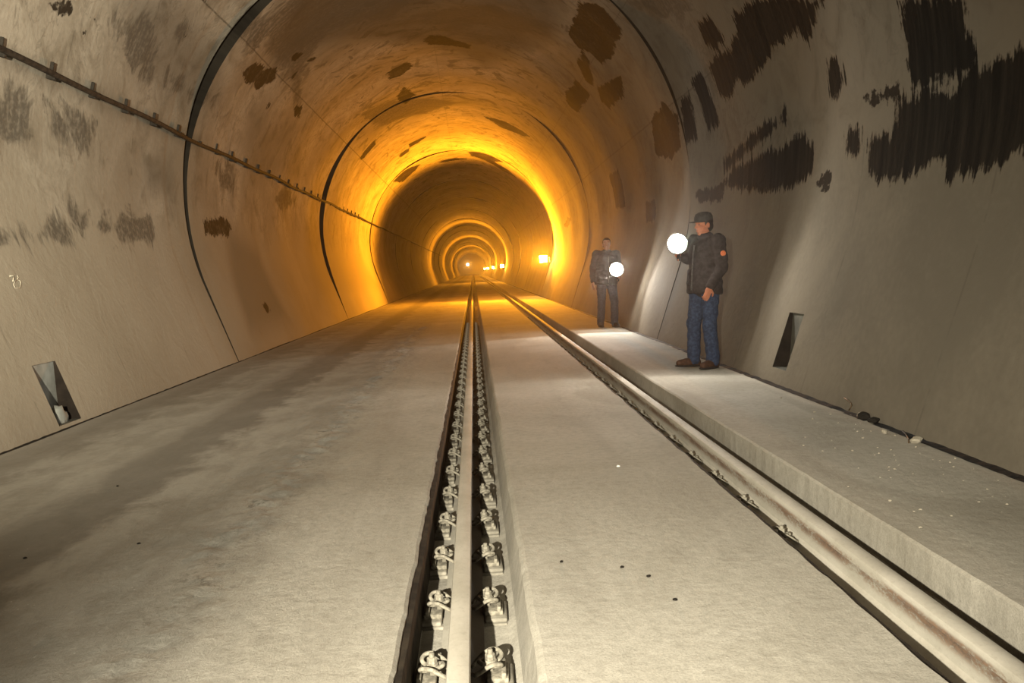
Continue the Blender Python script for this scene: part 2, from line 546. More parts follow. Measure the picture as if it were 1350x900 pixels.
PATCH = [
    # crown and right side inside the first joint
    [(763, 8), (786, 2), (822, 38), (806, 74), (794, 84), (780, 70), (762, 60), (750, 44)],
    [(748, 120), (758, 105), (778, 125), (762, 147), (752, 140), (746, 128)],
    [(803, 230), (815, 223), (825, 273), (813, 274)],
    [(851, 266), (863, 263), (864, 290), (852, 293)],
    [(858, 160), (876, 135), (896, 150), (900, 190), (884, 212), (862, 202)],
    [(788, 114), (820, 97), (823, 127), (803, 142), (792, 134)],
    [(768, 66), (780, 84), (782, 112), (772, 106), (762, 84)],
    [(556, 52), (566, 45), (582, 46), (596, 52), (622, 60), (618, 65), (590, 60), (566, 58)],
    [(510, 97), (538, 83), (545, 88), (528, 100), (512, 106)],
    [(523, 128), (532, 112), (548, 126), (536, 136), (527, 134)],
    [(473, 210), (494, 184), (497, 190), (480, 210)],
    [(526, 202), (539, 194), (540, 200), (528, 208)],
    [(538, 189), (563, 178), (552, 187), (540, 193)],
    [(637, 153), (664, 160), (700, 180), (690, 179), (660, 167)],
    [(616, 200), (637, 202), (664, 214), (646, 213), (622, 207)],
    [(576, 213), (616, 208), (616, 211), (580, 216)],
    [(640, 212), (668, 222), (684, 236), (664, 226)],
    [(518, 240), (534, 224), (554, 216), (546, 226), (530, 240)],
    # left side inside the first joint
    [(312, 92), (332, 78), (352, 90), (366, 86), (362, 104), (340, 116), (318, 104)],
    [(352, 135), (356, 132), (354, 140), (350, 143)],
    [(384, 74), (396, 66), (400, 70), (388, 80)],
    [(406, 78), (414, 74), (414, 80)],
    [(380, 102), (390, 94), (388, 102)],
    [(388, 142), (398, 140), (394, 158), (388, 152)],
    [(266, 290), (300, 288), (306, 300), (300, 312), (268, 310)],
    # left wall in front of the first joint
    [(61, 2), (97, -3), (94, 13), (77, 16)],
    [(115, 22), (128, 23), (129, 31), (116, 30)],
    [(107, 40), (113, 33), (117, 51), (107, 50)],
    [(240, 50), (246, 44), (249, 48), (243, 55)],
    [(266, -4), (278, -4), (276, 4), (270, 7)],
    [(346, 402), (350, 398), (357, 408), (353, 412)],
    # right wall
    [(1016, 484), (1043, 413), (1062, 413), (1035, 487)],
    [(1140, 128), (1160, 122), (1190, 108), (1184, 126), (1150, 140)],
    [(1067, 243), (1096, 228), (1090, 247)],
    [(918, 256), (956, 238), (953, 262), (925, 268)],
    [(748, 286), (753, 288), (748, 301), (744, 297)],
    [(1258, 172), (1254, 160), (1246, 158), (1250, 170)],
]
HALF = [
    [(0, 92), (20, 97), (43, 133), (43, 173), (27, 187), (-6, 180)],
    [(66, 134), (96, 143), (123, 167), (113, 193), (67, 187)],
    [(-20, 302), (30, 296), (70, 292), (100, 284), (120, 292), (145, 286), (182, 290), (190, 276), (206, 300), (212, 322), (180, 318), (120, 306), (60, 318), (-20, 322)],
    [(283, 213), (307, 220), (310, 253), (293, 250), (286, 232)],
    [(345, 20), (420, -30), (560, -30), (520, 20), (430, 40), (404, 80), (394, 146), (380, 118), (372, 92), (345, 70)],
    [(150, 30), (190, 18), (214, 58), (200, 110), (178, 96), (162, 66)],
    [(226, 44), (242, 30), (250, 40), (236, 54)],
    [(225, 90), (250, 104), (276, 130), (250, 138), (220, 112)],
    [(310, 30), (332, 10), (360, 10), (352, 40), (320, 70)],
    [(820, 6), (880, -30), (930, -20), (912, 20), (896, 30), (870, 26)],
    [(545, 20), (640, 8), (700, 24), (740, 34), (690, 44), (600, 36)],
    [(470, 150), (540, 130), (610, 136), (560, 150), (500, 168)],
    [(360, 260), (376, 244), (392, 262), (386, 276), (368, 276)],
]
SOFT = [                                            # outline, softness in metres, strength
    ([(160, 0), (230, -20), (280, 60), (290, 140), (240, 150), (190, 100)], 0.35, 0.55),
    ([(190, 205), (225, 212), (228, 258), (196, 250)], 0.25, 0.55),
    ([(0, 60), (260, 180), (255, 196), (0, 84)], 0.10, 0.55),
    ([(1040, 60), (1190, 28), (1190, 60), (1060, 112), (1030, 110)], 0.25, 0.6),
    ([(1260, -10), (1420, -60), (1420, 20), (1300, 70)], 0.3, 0.6),
    ([(910, 250), (1100, 246), (1400, 200), (1400, 330), (1100, 290), (960, 330)], 0.30, 0.60),
    ([(900, 250), (1000, 250), (1030, 420), (960, 470), (930, 300)], 0.35, 0.35),
    ([(1200, 350), (1250, 350), (1246, 398), (1204, 398)], 0.18, 0.30),
    ([(385, -20), (760, -20), (740, 60), (640, 90), (560, 60), (430, 60), (360, 90)], 0.5, 0.95),
    ([(300, 300), (340, 330), (380, 420), (330, 440), (310, 380)], 0.35, 0.50),
    ([(330, 140), (380, 160), (400, 190), (396, 236), (330, 232), (322, 190)], 0.30, 0.35),
    ([(780, 60), (900, 140), (915, 260), (880, 300), (860, 220), (800, 120)], 0.4, 0.4),
    ([(860, 300), (920, 300), (900, 420), (850, 430)], 0.4, 0.3),
    ([(400, 300), (470, 300), (500, 380), (420, 400)], 0.5, 0.30),
    ([(1090, 70), (1118, 62), (1122, 120), (1098, 136)], 0.1, 0.4),
]


def sdf(P, poly):
    poly = np.asarray(poly, float)
    d = np.full(len(P), 1e9)
    sgn = np.ones(len(P))
    n = len(poly)
    for i in range(n):
        a, b = poly[i], poly[i - 1]
        e, w = b - a, P - a
        t = np.clip((w @ e) / max(e @ e, 1e-12), 0, 1)
        q = w - t[:, None] * e
        d = np.minimum(d, (q * q).sum(1))
        c1, c2 = P[:, 1] >= a[1], P[:, 1] < b[1]
        c3 = e[0] * w[:, 1] > e[1] * w[:, 0]
        sgn = np.where((c1 & c2 & c3) | (~c1 & ~c2 & ~c3), -sgn, sgn)
    return sgn * np.sqrt(d)


def field(P, polys, lim=0.5):
    out = np.full(len(P), lim)
    for poly in polys:
        q = np.array([on_wall(*p) for p in poly])
        lo, hi = q.min(0) - lim, q.max(0) + lim
        m = ((P > lo) & (P < hi)).all(1)
        if m.any():
            out[m] = np.minimum(out[m], sdf(P[m], q))
    return out


# --- the niche low in the left wall
nq = [on_wall(*p) for p in ((40, 481), (71, 477), (109, 551), (79, 561))]
NY0, NY1 = (nq[0][1] + nq[3][1]) / 2, (nq[1][1] + nq[2][1]) / 2
NS0, NS1 = (nq[2][0] + nq[3][0]) / 2, (nq[0][0] + nq[1][0]) / 2
# the niche in the right wall
rq = [on_wall(*p) for p in ((1016, 484), (1043, 413), (1062, 413), (1035, 487))]
RY1, RY0 = (rq[0][1] + rq[1][1]) / 2, (rq[2][1] + rq[3][1]) / 2
RS1, RS0 = (rq[0][0] + rq[3][0]) / 2, (rq[1][0] + rq[2][0]) / 2
PATCH = [p for p in PATCH if p[0] != (1016, 484)]

ys = list(np.arange(-9.0, 4.5, 0.3)) + list(np.arange(4.5, 27.0, 0.055)) + list(np.arange(27.0, 40.0, 0.11)) + list(np.arange(40.0, YEND, 0.9)) + [YEND]
JY = [J0 + k * JL for k in range(-1, 20)]
for j in JY:
    ys = [y for y in ys if not (j - 0.30 < y < j + 0.05)] + [j - 0.29, j - 0.035, j - 0.03, j - 0.029, j + 0.0, j + 0.001, j + 0.004]
ys = [y for y in ys if min(abs(y - v) for v in (NY0, NY1, RY0, RY1)) > 0.02] + [NY0, NY1, RY0, RY1]
ys = np.array(sorted(ys))
ss = list(np.arange(-0.24, STOT + 0.24, 0.06))
ss = [s for s in ss if min(abs(s - v) for v in (NS0, NS1, RS0, RS1)) > 0.02] + [NS0, NS1, RS0, RS1]
ss = np.array(sorted(ss))
SPLIT = (ss[np.argmin(abs(ss - 5.55))], ss[np.argmin(abs(ss - (STOT - 5.55)))])


def lining(name, s_lo, s_hi, hole=None):
    sv = ss[(ss >= s_lo) & (ss <= s_hi)]
    S, Y = np.meshgrid(sv, ys, indexing='ij')
    x, z, nx, nz = prof(S)
    lf = lift(S, Y)
    # open slot at each ring joint
    jd = np.full(S.shape, 9.0)
    for j in JY:
        jd = np.minimum(jd, np.abs(Y - (j - 0.0145)))
    th = PI + A0 - (S - LS) / R
    dep = 0.020 + 0.09 * np.clip(np.cos(th - math.radians(128)), 0, 1) ** 4
    lf = np.where(jd < 0.0146, -dep, lf)
    Yw = Y.copy()
    for j in JY:
        Yw -= np.where((Y > j - 0.0355) & (Y < j - 0.0285), 0.16 * np.clip(np.cos(th - math.radians(140)), 0, 1) ** 2, 0)
    V = np.stack([x + nx * lf, Yw, z + nz * lf], -1).reshape(-1, 3)
    n, m = S.shape
    idx = np.arange(n * m).reshape(n, m)
    f = np.stack([idx[:-1, :-1], idx[:-1, 1:], idx[1:, 1:], idx[1:, :-1]], -1)
    keep = np.ones((n - 1, m - 1), bool)
    if hole:
        sc_, yc_ = (sv[:-1] + sv[1:]) / 2, (ys[:-1] + ys[1:]) / 2
        keep &= ~(((sc_ > hole[0]) & (sc_ < hole[1]))[:, None] & ((yc_ > hole[2]) & (yc_ < hole[3]))[None, :])
    f = f[keep].reshape(-1, 4)
    me = bpy.data.meshes.new(name)
    me.vertices.add(len(V))
    me.vertices.foreach_set('co', V.ravel())
    me.loops.add(len(f) * 4)
    me.loops.foreach_set('vertex_index', f.ravel().astype(np.int32))
    me.polygons.add(len(f))
    me.polygons.foreach_set('loop_start', np.arange(0, len(f) * 4, 4, dtype=np.int32))
    me.polygons.foreach_set('use_smooth', np.ones(len(f), bool))
    me.update(calc_edges=True)
    me.validate()
    uvl = me.uv_layers.new(name='arc')
    SY = np.stack([S.ravel(), Y.ravel()], -1)
    uvl.data.foreach_set('uv', SY[f.ravel()].astype(np.float32).ravel())
    near = (SY[:, 1] > 3.5) & (SY[:, 1] < 60)

    def attr(nm, v):
        a = me.attributes.new(nm, 'FLOAT', 'POINT')
        a.data.foreach_set('value', v.astype(np.float32))
    for nm, polys in (('black', BLACK), ('patch', PATCH), ('half', HALF)):
        v = np.full(len(SY), 0.5)
        v[near] = field(SY[near], polys)
        if nm == 'black':
            v = np.minimum(v, np.where(jd.ravel() < 0.0157, -0.4, 0.5))
        attr(nm, v)
    g = np.zeros(len(SY))
    P = SY[near]
    for poly, soft, amt in SOFT:
        q = np.array([on_wall(*p) for p in poly])
        d = sdf(P, q)
        tt = np.clip((soft - d) / (2 * soft), 0, 1)
        g[near] = np.maximum(g[near], amt * tt * tt * (3 - 2 * tt))
    # rings further in carry soot towards their crowns
    k = np.floor((SY[:, 1] - J0) / JL)
    fy = (SY[:, 1] - J0) - k * JL
    cr = np.clip((np.minimum(SY[:, 0], STOT - SY[:, 0]) - 5.0) / 2.5, 0, 1)
    ringy = (k >= 1) * (0.55 * np.exp(-((fy - 1.2) / 1.2) ** 2) + 0.45 * np.exp(-((fy - 8 + k) / 1.5) ** 2)) * (0.3 + 0.7 * cr)
    side = np.where(SY[:, 0] > STOT - 7.2, 0.72, 0.0) * np.clip((SY[:, 0] - STOT + 7.2) / 2.0, 0, 1)     # the right wall is toned darker
    attr('grime_tone', np.maximum(np.maximum(g, side), ringy * 0.9))
    Sm = np.minimum(SY[:, 0], STOT - SY[:, 0])
    wob = 0.12 * np.sin(SY[:, 1] * 2.1) + 0.1 * np.sin(SY[:, 1] * 5.3 + 1)
    attr('upper', np.clip((Sm + wob - 1.9) / 0.6, 0, 1))
    attr('crown', np.clip((Sm - 4.2) / 1.5, 0, 1) * np.where(SY[:, 1] > J0, 1.0, 0.35))
    me.materials.append(M['lining'])
    o = bpy.data.objects.new(name, me)
    COL.objects.link(o)
    return tag(o, kind='structure')


wl = lining('wall_left', -1, SPLIT[0], (NS0, NS1, NY0, NY1))
ce = lining('ceiling', SPLIT[0], SPLIT[1])
wr = lining('wall_right', SPLIT[1], STOT + 1, (RS0, RS1, RY0, RY1))


def niche(name, s0, s1, y0, y1, depth_top, depth_low, side, parent):
    """a recess with an upright back: shallow at its head, deep at its sill"""
    a = [wall_point(s0, y0), wall_point(s0, y1), wall_point(s1, y1), wall_point(s1, y0)]
    if parent is wr:                                 # s runs downwards on the right wall
        a = [wall_point(s1, y0), wall_point(s1, y1), wall_point(s0, y1), wall_point(s0, y0)]
    lo0, lo1, hi1, hi0 = a
    b = [p + Vector((side * d, 0, 0)) for p, d in zip((lo0, lo1, hi1, hi0), (depth_low, depth_low, depth_top, depth_top))]
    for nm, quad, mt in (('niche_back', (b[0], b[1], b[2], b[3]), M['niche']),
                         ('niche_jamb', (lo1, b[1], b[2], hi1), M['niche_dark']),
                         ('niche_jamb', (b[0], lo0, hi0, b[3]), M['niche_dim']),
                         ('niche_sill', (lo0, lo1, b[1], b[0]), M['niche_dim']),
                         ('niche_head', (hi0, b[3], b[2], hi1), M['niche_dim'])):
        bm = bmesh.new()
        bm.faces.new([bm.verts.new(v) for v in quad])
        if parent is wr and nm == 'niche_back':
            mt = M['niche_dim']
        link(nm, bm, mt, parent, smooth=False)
    return lo0, lo1, b[0], b[1]


nl = niche('niche', NS0, NS1, NY0, NY1, 0.015, 0.19, -1, wl)
niche('niche', RS0, RS1, RY0, RY1, 0.03, 0.16, 1, wr)

# end of the straight tunnel, far away
bm = bmesh.new()
ex, ez, _, _ = prof(np.linspace(-0.1, STOT + 0.1, 60))
bm.faces.new([bm.verts.new((a, YEND, b)) for a, b in zip(ex, ez)])
tag(link('wall_end', bm, M['seat'], smooth=False), kind='structure')

# ------------------------------------------------------------------ floor with its two rail grooves
LX0, LX1, RX0, RX1 = -0.290, 0.137, 1.214, 1.682
GZ = -0.185
fx = [(XL + 0.065, -0.26), (XL + 0.062, -0.012), (XL + 0.08, 0)]
fx += [(x, 0.0) for x in np.linspace(XL + 0.35, -1.62, 6)] + [(x, 0.0) for x in np.arange(-1.58, -0.66, 0.03)] + [(-0.54, 0.0)] + [(LX0 - 0.012, 0), (LX0, -0.010), (LX0 + 0.006, GZ + 0.02), (LX0 + 0.03, GZ)]
fx += [(LX1 - 0.075, GZ), (LX1 - 0.045, GZ + 0.02), (LX1 - 0.012, -0.016), (LX1, -0.004), (LX1 + 0.012, 0)]
fx += [(x, 0.0) for x in np.linspace(LX1 + 0.2, RX0 - 0.2, 5)] + [(RX0 - 0.012, 0), (RX0, -0.010), (RX0 + 0.006, GZ + 0.02), (RX0 + 0.03, GZ)]
fx += [(RX1 - 0.03, GZ), (RX1 - 0.006, GZ + 0.02), (RX1, -0.010), (RX1 + 0.012, 0)]
fx += [(x, 0.0) for x in np.linspace(RX1 + 0.2, XR - 0.25, 4)] + [(XR - 0.075, 0.0), (XR - 0.055, -0.014), (XR - 0.058, -0.26)]
fy = list(np.arange(-9.0, 1.5, 0.5)) + list(np.arange(1.5, 20, 0.045)) + list(np.arange(20, 45, 0.25)) + list(np.arange(45, YEND, 3.0)) + [YEND]
bm = bmesh.new()
rows = []
edges_x = [LX0, LX1, RX0, RX1]
for y in fy:
    row = []
    amp = 1.0 if y < 20 else 0.0
    jl = [0.006 * amp * mnoise.noise(Vector((y * 3.1, k * 7.3, 0))) + 0.004 * amp * mnoise.noise(Vector((y * 11.0, k * 7.3, 3))) for k in range(4)]
    jr = amp * (0.022 * mnoise.noise(Vector((y * 2.3, 40.0, 0))) + 0.016 * mnoise.noise(Vector((y * 8.0, 44.0, 0))))
    j_l = amp * 0.006 * mnoise.noise(Vector((y * 2.0, 60.0, 0)))
    for i, (x, z) in enumerate(fx):
        dx = 0.0
        dz = 0.0
        for k, e in enumerate(edges_x):
            if abs(x - e) < 0.09 and (z > GZ + 0.03 or abs(x - e) < 0.02):
                dx = jl[k] * (1.4 if k in (0, 2) else 0.8)
        if i >= len(fx) - 3:
            dx = jr
        if i < 3:
            dx = j_l
        if z == 0.0:
            dz = 0.004 * mnoise.noise(Vector((x * 1.3, y * 0.6, 9)))
        if -1.5 < x < -0.8 and z == 0.0 and amp:
            # crumbled edge of the packed dust layer
            xe = x + 1.10 + 0.16 * mnoise.noise(Vector((y * 0.8, 3.3, 0))) + 0.10 * mnoise.noise(Vector((y * 3.0, 7.7, 0)))
            dz += 0.012 * (1 / (1 + math.exp(xe / 0.018))) * min(1, (x + 1.5) / 0.15)
            dz += 0.012 * math.exp(-(xe / 0.10) ** 2) * mnoise.noise(Vector((x * 14, y * 9, 5)))
            dz += 0.004 * mnoise.noise(Vector((x * 9, y * 5, 8)))
        if abs(z - GZ) < 0.03:
            dz += 0.010 * mnoise.noise(Vector((x * 6, y * 4, 1)))
        row.append(bm.verts.new((x + dx, y, z + dz)))
    rows.append(row)
for a, b in zip(rows, rows[1:]):
    for k in range(len(a) - 1):
        bm.faces.new((a[k], a[k + 1], b[k + 1], b[k]))
fl = tag(link('floor', bm, M['floor'], smooth=False), kind='structure')
for y_e, nm_ in ((LX0, 'middle'), (RX0, 'right')):  # dark strip added over each groove's left wall as painted shade
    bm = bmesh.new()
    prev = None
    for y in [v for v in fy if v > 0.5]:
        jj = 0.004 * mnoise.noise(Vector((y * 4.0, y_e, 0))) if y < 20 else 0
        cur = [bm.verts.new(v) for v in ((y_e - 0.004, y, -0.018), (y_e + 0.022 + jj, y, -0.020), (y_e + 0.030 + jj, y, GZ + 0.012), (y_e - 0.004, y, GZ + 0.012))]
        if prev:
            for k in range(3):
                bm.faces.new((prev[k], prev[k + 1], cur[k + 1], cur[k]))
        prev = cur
    tag(link('trim_3' if nm_ == 'middle' else 'trim_4', bm, M['groove_shade'], smooth=False), kind='structure')
# finer relief of the bare slab comes from its material; black strips added to keep the wall-foot gaps dark:
for nm, x0, x1, sd in (('trim_1', XL - 0.02, XL + 0.105, 1), ('trim_2', XR - 0.095, XR + 0.02, 2)):
    bm = bmesh.new()
    prev = None
    for y in [v for v in fy if v > -2]:
        wv = 0.5 + 0.5 * mnoise.noise(Vector((y * 5.0, sd * 9.0, 2)))
        zt = (-0.016 if sd == 1 else -0.010 + 0.012 * wv) + 0.006 * mnoise.noise(Vector((y * 9.0, sd * 3.0, 0)))
        cur = [bm.verts.new(v) for v in ((x0, y, zt + 0.006), ((x0 + x1) / 2, y, zt + 0.010 * wv), (x1, y, zt - 0.006), (x1, y, -0.2), (x0, y, -0.2))]
        if prev:
            for k in range(4):
                bm.faces.new((prev[k], prev[k + 1], cur[k + 1], cur[k]))
        prev = cur
    tag(link(nm, bm, M['gap_black'], smooth=False), kind='structure')

# ------------------------------------------------------------------ rails
RP = [(-0.075, -0.172), (-0.075, -0.161), (-0.030, -0.146), (-0.012, -0.130), (-0.0085, -0.100), (-0.0095, -0.062), (-0.018, -0.048),
      (-0.0345, -0.040), (-0.0355, -0.014), (-0.032, -0.005), (-0.022, -0.001), (0, 0.001)]
RP = RP + [(-x, z) for x, z in RP[-2::-1]]
XRAIL = (-0.104, 1.430)


def rail(x, mat, label):
    bm = bmesh.new()
    prev = None
    yy = list(np.arange(-6, 30, 3.0)) + list(np.arange(30, YEND, 12.0)) + [YEND - 0.5]
    for y in yy:
        cur = [bm.verts.new((px, y, pz)) for px, pz in RP]
        if prev:
            for k in range(len(RP)):
                k2 = (k + 1) % len(RP)
                bm.faces.new((prev[k], prev[k2], cur[k2], cur[k]))
        else:
            bm.faces.new(cur[::-1])
        prev = cur
    bm.faces.new(prev)
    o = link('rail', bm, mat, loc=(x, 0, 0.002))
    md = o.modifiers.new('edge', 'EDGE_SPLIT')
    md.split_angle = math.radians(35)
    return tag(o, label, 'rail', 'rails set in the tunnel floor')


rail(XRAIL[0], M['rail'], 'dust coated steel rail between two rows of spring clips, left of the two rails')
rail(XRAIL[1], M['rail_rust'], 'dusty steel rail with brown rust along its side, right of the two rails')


# one fastening: concrete seat, guide plate, W-shaped spring wire, bolt.  local +x points to the rail, y along it
def make_clip(label):
    r = thing('rail_clip', label, 'rail clip')
    b = bmesh.new()
    box(b, (-0.010, 0, -0.002), (0.125, 0.21, 0.020), bevel=0.006)
    box(b, (-0.030, 0, 0.014), (0.085, 0.19, 0.020), bevel=0.008)
    link('concrete_seat', b, M['seat'], r)
    b = bmesh.new()
    box(b, (-0.022, 0, 0.032), (0.070, 0.125, 0.018), bevel=0.004)
    box(b, (-0.042, 0, 0.046), (0.016, 0.125, 0.022), bevel=0.004)
    link('guide_plate', b, M['clip'], r)
    b = bmesh.new()
    pts = []
    half = [(0.060, 0.026, 0.046), (0.050, 0.050, 0.050), (0.030, 0.064, 0.066), (0.002, 0.066, 0.084), (-0.024, 0.058, 0.086), (-0.036, 0.042, 0.076),
            (-0.026, 0.026, 0.066), (-0.004, 0.019, 0.064), (0.018, 0.017, 0.068), (0.032, 0.010, 0.072)]
    pts = half + [(0.036, 0.0, 0.073)] + [(x, -y, z) for x, y, z in half[::-1]]
    sm = []
    for i in range(len(pts) - 1):
        p0, p1, p2, p3 = (Vector(pts[max(0, min(len(pts) - 1, i + k))]) for k in (-1, 0, 1, 2))
        for t in (0, 0.33, 0.66):
            sm.append(0.5 * ((2 * p1) + (p2 - p0) * t + (2 * p0 - 5 * p1 + 4 * p2 - p3) * t * t + (3 * p1 - p0 - 3 * p2 + p3) * t ** 3))
    sm.append(Vector(pts[-1]))
    tube(b, sm, 0.0075, 8)
    link('spring_wire', b, M['clip'], r)
    b = bmesh.new()
    lathe(b, [(0.021, 0.060), (0.021, 0.078), (0.019, 0.080)], 16)
    lathe(b, [(0.0165, 0.078), (0.0165, 0.096), (0.013, 0.100)], 6)
    lathe(b, [(0.009, 0.030), (0.009, 0.112), (0.007, 0.114)], 10)
    link('bolt', b, M['clip'], r, smooth=False)
    return r


ORD = ['nearest', 'second nearest', 'third nearest', 'fourth nearest', 'fifth nearest', 'sixth nearest', 'seventh nearest', 'eighth nearest', 'ninth nearest', 'tenth nearest']
clip0 = None
SIDES = ((XRAIL[0] - 0.094, 0.0, 'along the left side of the middle rail', 'left of the middle rail', 34),
         (XRAIL[0] + 0.094, PI, 'along the right side of the middle rail', 'right of the middle rail', 34),
         (XRAIL[1] - 0.094, 0.0, 'along the left side of the rusty right rail', 'left of the rusty right rail', 34))
for cxp, rz, where, grp, cnt in SIDES:
    # clips beyond the frame's lower edge are left out
    y0 = 2.93 if cxp < 1 else 2.93 + 2 * 0.588
    for k in range(cnt):
        yk = y0 + 0.588 * k
        near = k < len(ORD)
        lab = (('%s dust covered spring clip ' % ORD[k]) if near else 'far dust covered spring clip ') + where
        grp_ = 'rail clips ' + grp
        if clip0 is None:
            clip0 = make_clip(lab)
            clip0['group'] = grp_
            c = clip0
        else:
            c = dup(clip0, (0, 0, 0), rz, lab, grp_)
        c.location = (cxp, yk, GZ + 0.004)
        c.rotation_euler = (0, 0, rz + random.uniform(-0.03, 0.03))

# ------------------------------------------------------------------ cable along the left wall
cs, _ = on_wall(28, 82)
cs2, _ = on_wall(245, 183)
SCAB = (cs + cs2) / 2
cab = thing('wall_cable', 'long dark grimy cable clipped along the upper left tunnel wall', 'cable', tuple(wall_point(SCAB, 5.0, 0.05)))
bm = bmesh.new()
pts = []
for y in list(np.arange(4.0, 30, 0.4)) + list(np.arange(30, 120, 2.0)):
    pts.append(wall_point(SCAB + 0.012 * math.sin(y * 1.7) + 0.01 * math.sin(y * 0.77), y, 0.050 + 0.055 * (1 if y < 13.4 else 1.0)) - cab.location)
tube(bm, pts, 0.030, 8)
link('cable_sheath', bm, M['cable'], cab)
for k in range(30):
    y = 5.51 + 0.97 * k
    p = wall_point(SCAB, y, 0.045)
    _, _, nx, nz = (float(v) for v in prof(SCAB))
    rot = Matrix(((nx, 0, -nz), (0, 1, 0), (nz, 0, nx)))
    bm = bmesh.new()
    box(bm, (0, 0, 0), (0.09, 0.05, 0.08), rot, 0.008)
    q = rot @ Vector((-0.01, 0.0, 0.085))
    box(bm, q, (0.035, 0.025, 0.09), rot, 0.006)
    link('cable_clip', bm, M['bracket'], cab, smooth=False, loc=p - cab.location)

# chalk figures on the left wall
bm = bmesh.new()


def chalk(stroke, w=0.006):
    P = [wall_point(*on_wall(*p), 0.004) for p in stroke]
    tube(bm, P, w, 5)


chalk([(12, 364), (17, 363.5), (17.5, 366), (16.5, 371)])
chalk([(22, 363), (23.5, 366), (22, 369), (25.5, 369.5), (27, 374), (25.5, 379.5), (19, 379.5), (17.5, 375.5), (19, 370.5), (22, 369)], 0.0045)
ck = link('chalk_mark', bm, M['chalk'], wl)

# debris lying in the left niche
v0, v1, b0, b1 = nl
bm = bmesh.new()
bmesh.ops.create_icosphere(bm, subdivisions=3, radius=1.0)
for v in bm.verts:
    d = v.co.normalized()
    f = 1 + 0.35 * mnoise.noise(d * 1.6) + 0.12 * mnoise.noise(d * 5)
    v.co = Vector((d.x * 0.075 * f, d.y * 0.13 * f, max(-0.0, d.z * 0.15 * f)))
cen = (v0 + v1 + b0 + b1) / 4
tag(link('rubble_heap', bm, M['niche'], loc=(cen.x - 0.01, cen.y, cen.z + 0.0)),
    'small grey heap of rubble lying in the left wall niche', 'rubble')

# ------------------------------------------------------------------ loose chips and wires
CHM = []
for k in range(5):
    b = bmesh.new()
    bmesh.ops.create_icosphere(b, subdivisions=2, radius=1.0)
    for v in b.verts:
        d = v.co.normalized()
        v.co = d * (1 + 0.45 * mnoise.noise(d * 1.3 + Vector((k * 5.1, 0, 0))))
        v.co.z *= 0.7
    me = bpy.data.meshes.new('concrete_chip')
    b.to_mesh(me)
    b.free()
    me.materials.append(M['chip'])
    CHM.append(me)
CHW = CHM[0].copy()
CHW.materials.clear()
CHW.materials.append(M['chip_white'])
CHD = CHM[2].copy()
CHD.materials.clear()
CHD.materials.append(M['clod'])


def chip(p, r, label, group=None, me=None, name='concrete_chip', cat='chip'):
    o = bpy.data.objects.new(name, me or random.choice(CHM))
    COL.objects.link(o)
    o.location = (p[0], p[1], r * 0.45)
    o.scale = (r, r * random.uniform(0.7, 1.3), r)
    o.rotation_euler = (0, 0, random.uniform(0, 6.28))
    return tag(o, label, cat, group)


for k in range(70):
    px = random.uniform(1010, 1330)
    py = 500 + (px - 1010) * 0.36 + abs(random.gauss(0, 1)) * 42 + 12
    p = on_floor(px, py)
    if RX1 + 0.1 < p.x < XR - 0.12:
        chip(p, random.choice((0.003, 0.004, 0.005, 0.007)), 'small loose concrete chip scattered beside the foot of the right wall', 'loose chips beside the right wall')
for (px, py), r, lab in (((1208, 583), 0.032, 'palest concrete lump below the hooked wire at the right wall foot'),
                         ((1136, 549), 0.030, 'pale concrete lump left of the black clods at the right wall foot'),
                         ((1166, 571), 0.022, 'tan stone chip just below the black clods at the right wall foot')):
    chip(on_floor(px, py), r, lab)
chip(on_floor(815, 615), 0.009, 'single bright white stone chip on the slab between the rails', me=CHW)
for (px, py), lab in (((820, 748), 'dark speck of dirt on the slab between the rails, largest of four'), ((855, 760), 'dark speck of dirt just right of the largest one between the rails'),
                      ((740, 741), 'faint dark crumb on the slab nearest the middle rail groove'), ((890, 791), 'dark crumb on the slab nearest the rusty right rail groove'),
                      ((183, 717), 'dark crumb on the dusty left lane near the middle'), ((155, 641), 'dark crumb on the left lane closest to the left wall'),
                      ((33, 736), 'dark crumb on the left lane at the far left edge')):
    chip(on_floor(px, py), 0.007, lab, me=CHD, name='dirt_crumb', cat='crumb')
for (px, py), r, lab in (((1154, 551), 0.045, 'larger black clod in the gap at the right wall foot'), ((1166, 556), 0.035, 'smaller black clod right of the larger one at the wall foot')):
    p = on_floor(px, py)
    chip((min(p.x, XR - 0.055), p.y), r, lab, me=CHD, name='black_clod', cat='clod')


def bent_wire(pts, label):
    b = bmesh.new()
    P = [Vector(p) for p in pts]
    c0 = P[0].copy()
    tube(b, [p - c0 for p in P], 0.005, 6)
    tag(link('bent_wire', b, M['wire'], loc=c0), label, 'wire')


wp = [wall_point(*on_wall(*p), 0.012) for p in ((1121, 538), (1125, 535), (1124, 532), (1120, 528), (1115, 525))]
wp[0].z = 0.0
bent_wire(wp, 'thin bent wire standing against the right wall above its foot')
fw = [on_floor(*p) for p in ((1190, 570), (1195, 575), (1198, 579), (1198, 584))]
bent_wire([(p.x, p.y, 0.012 - 0.004 * i) for i, p in enumerate(fw)], 'thin hooked wire lying on the floor at the right wall foot')


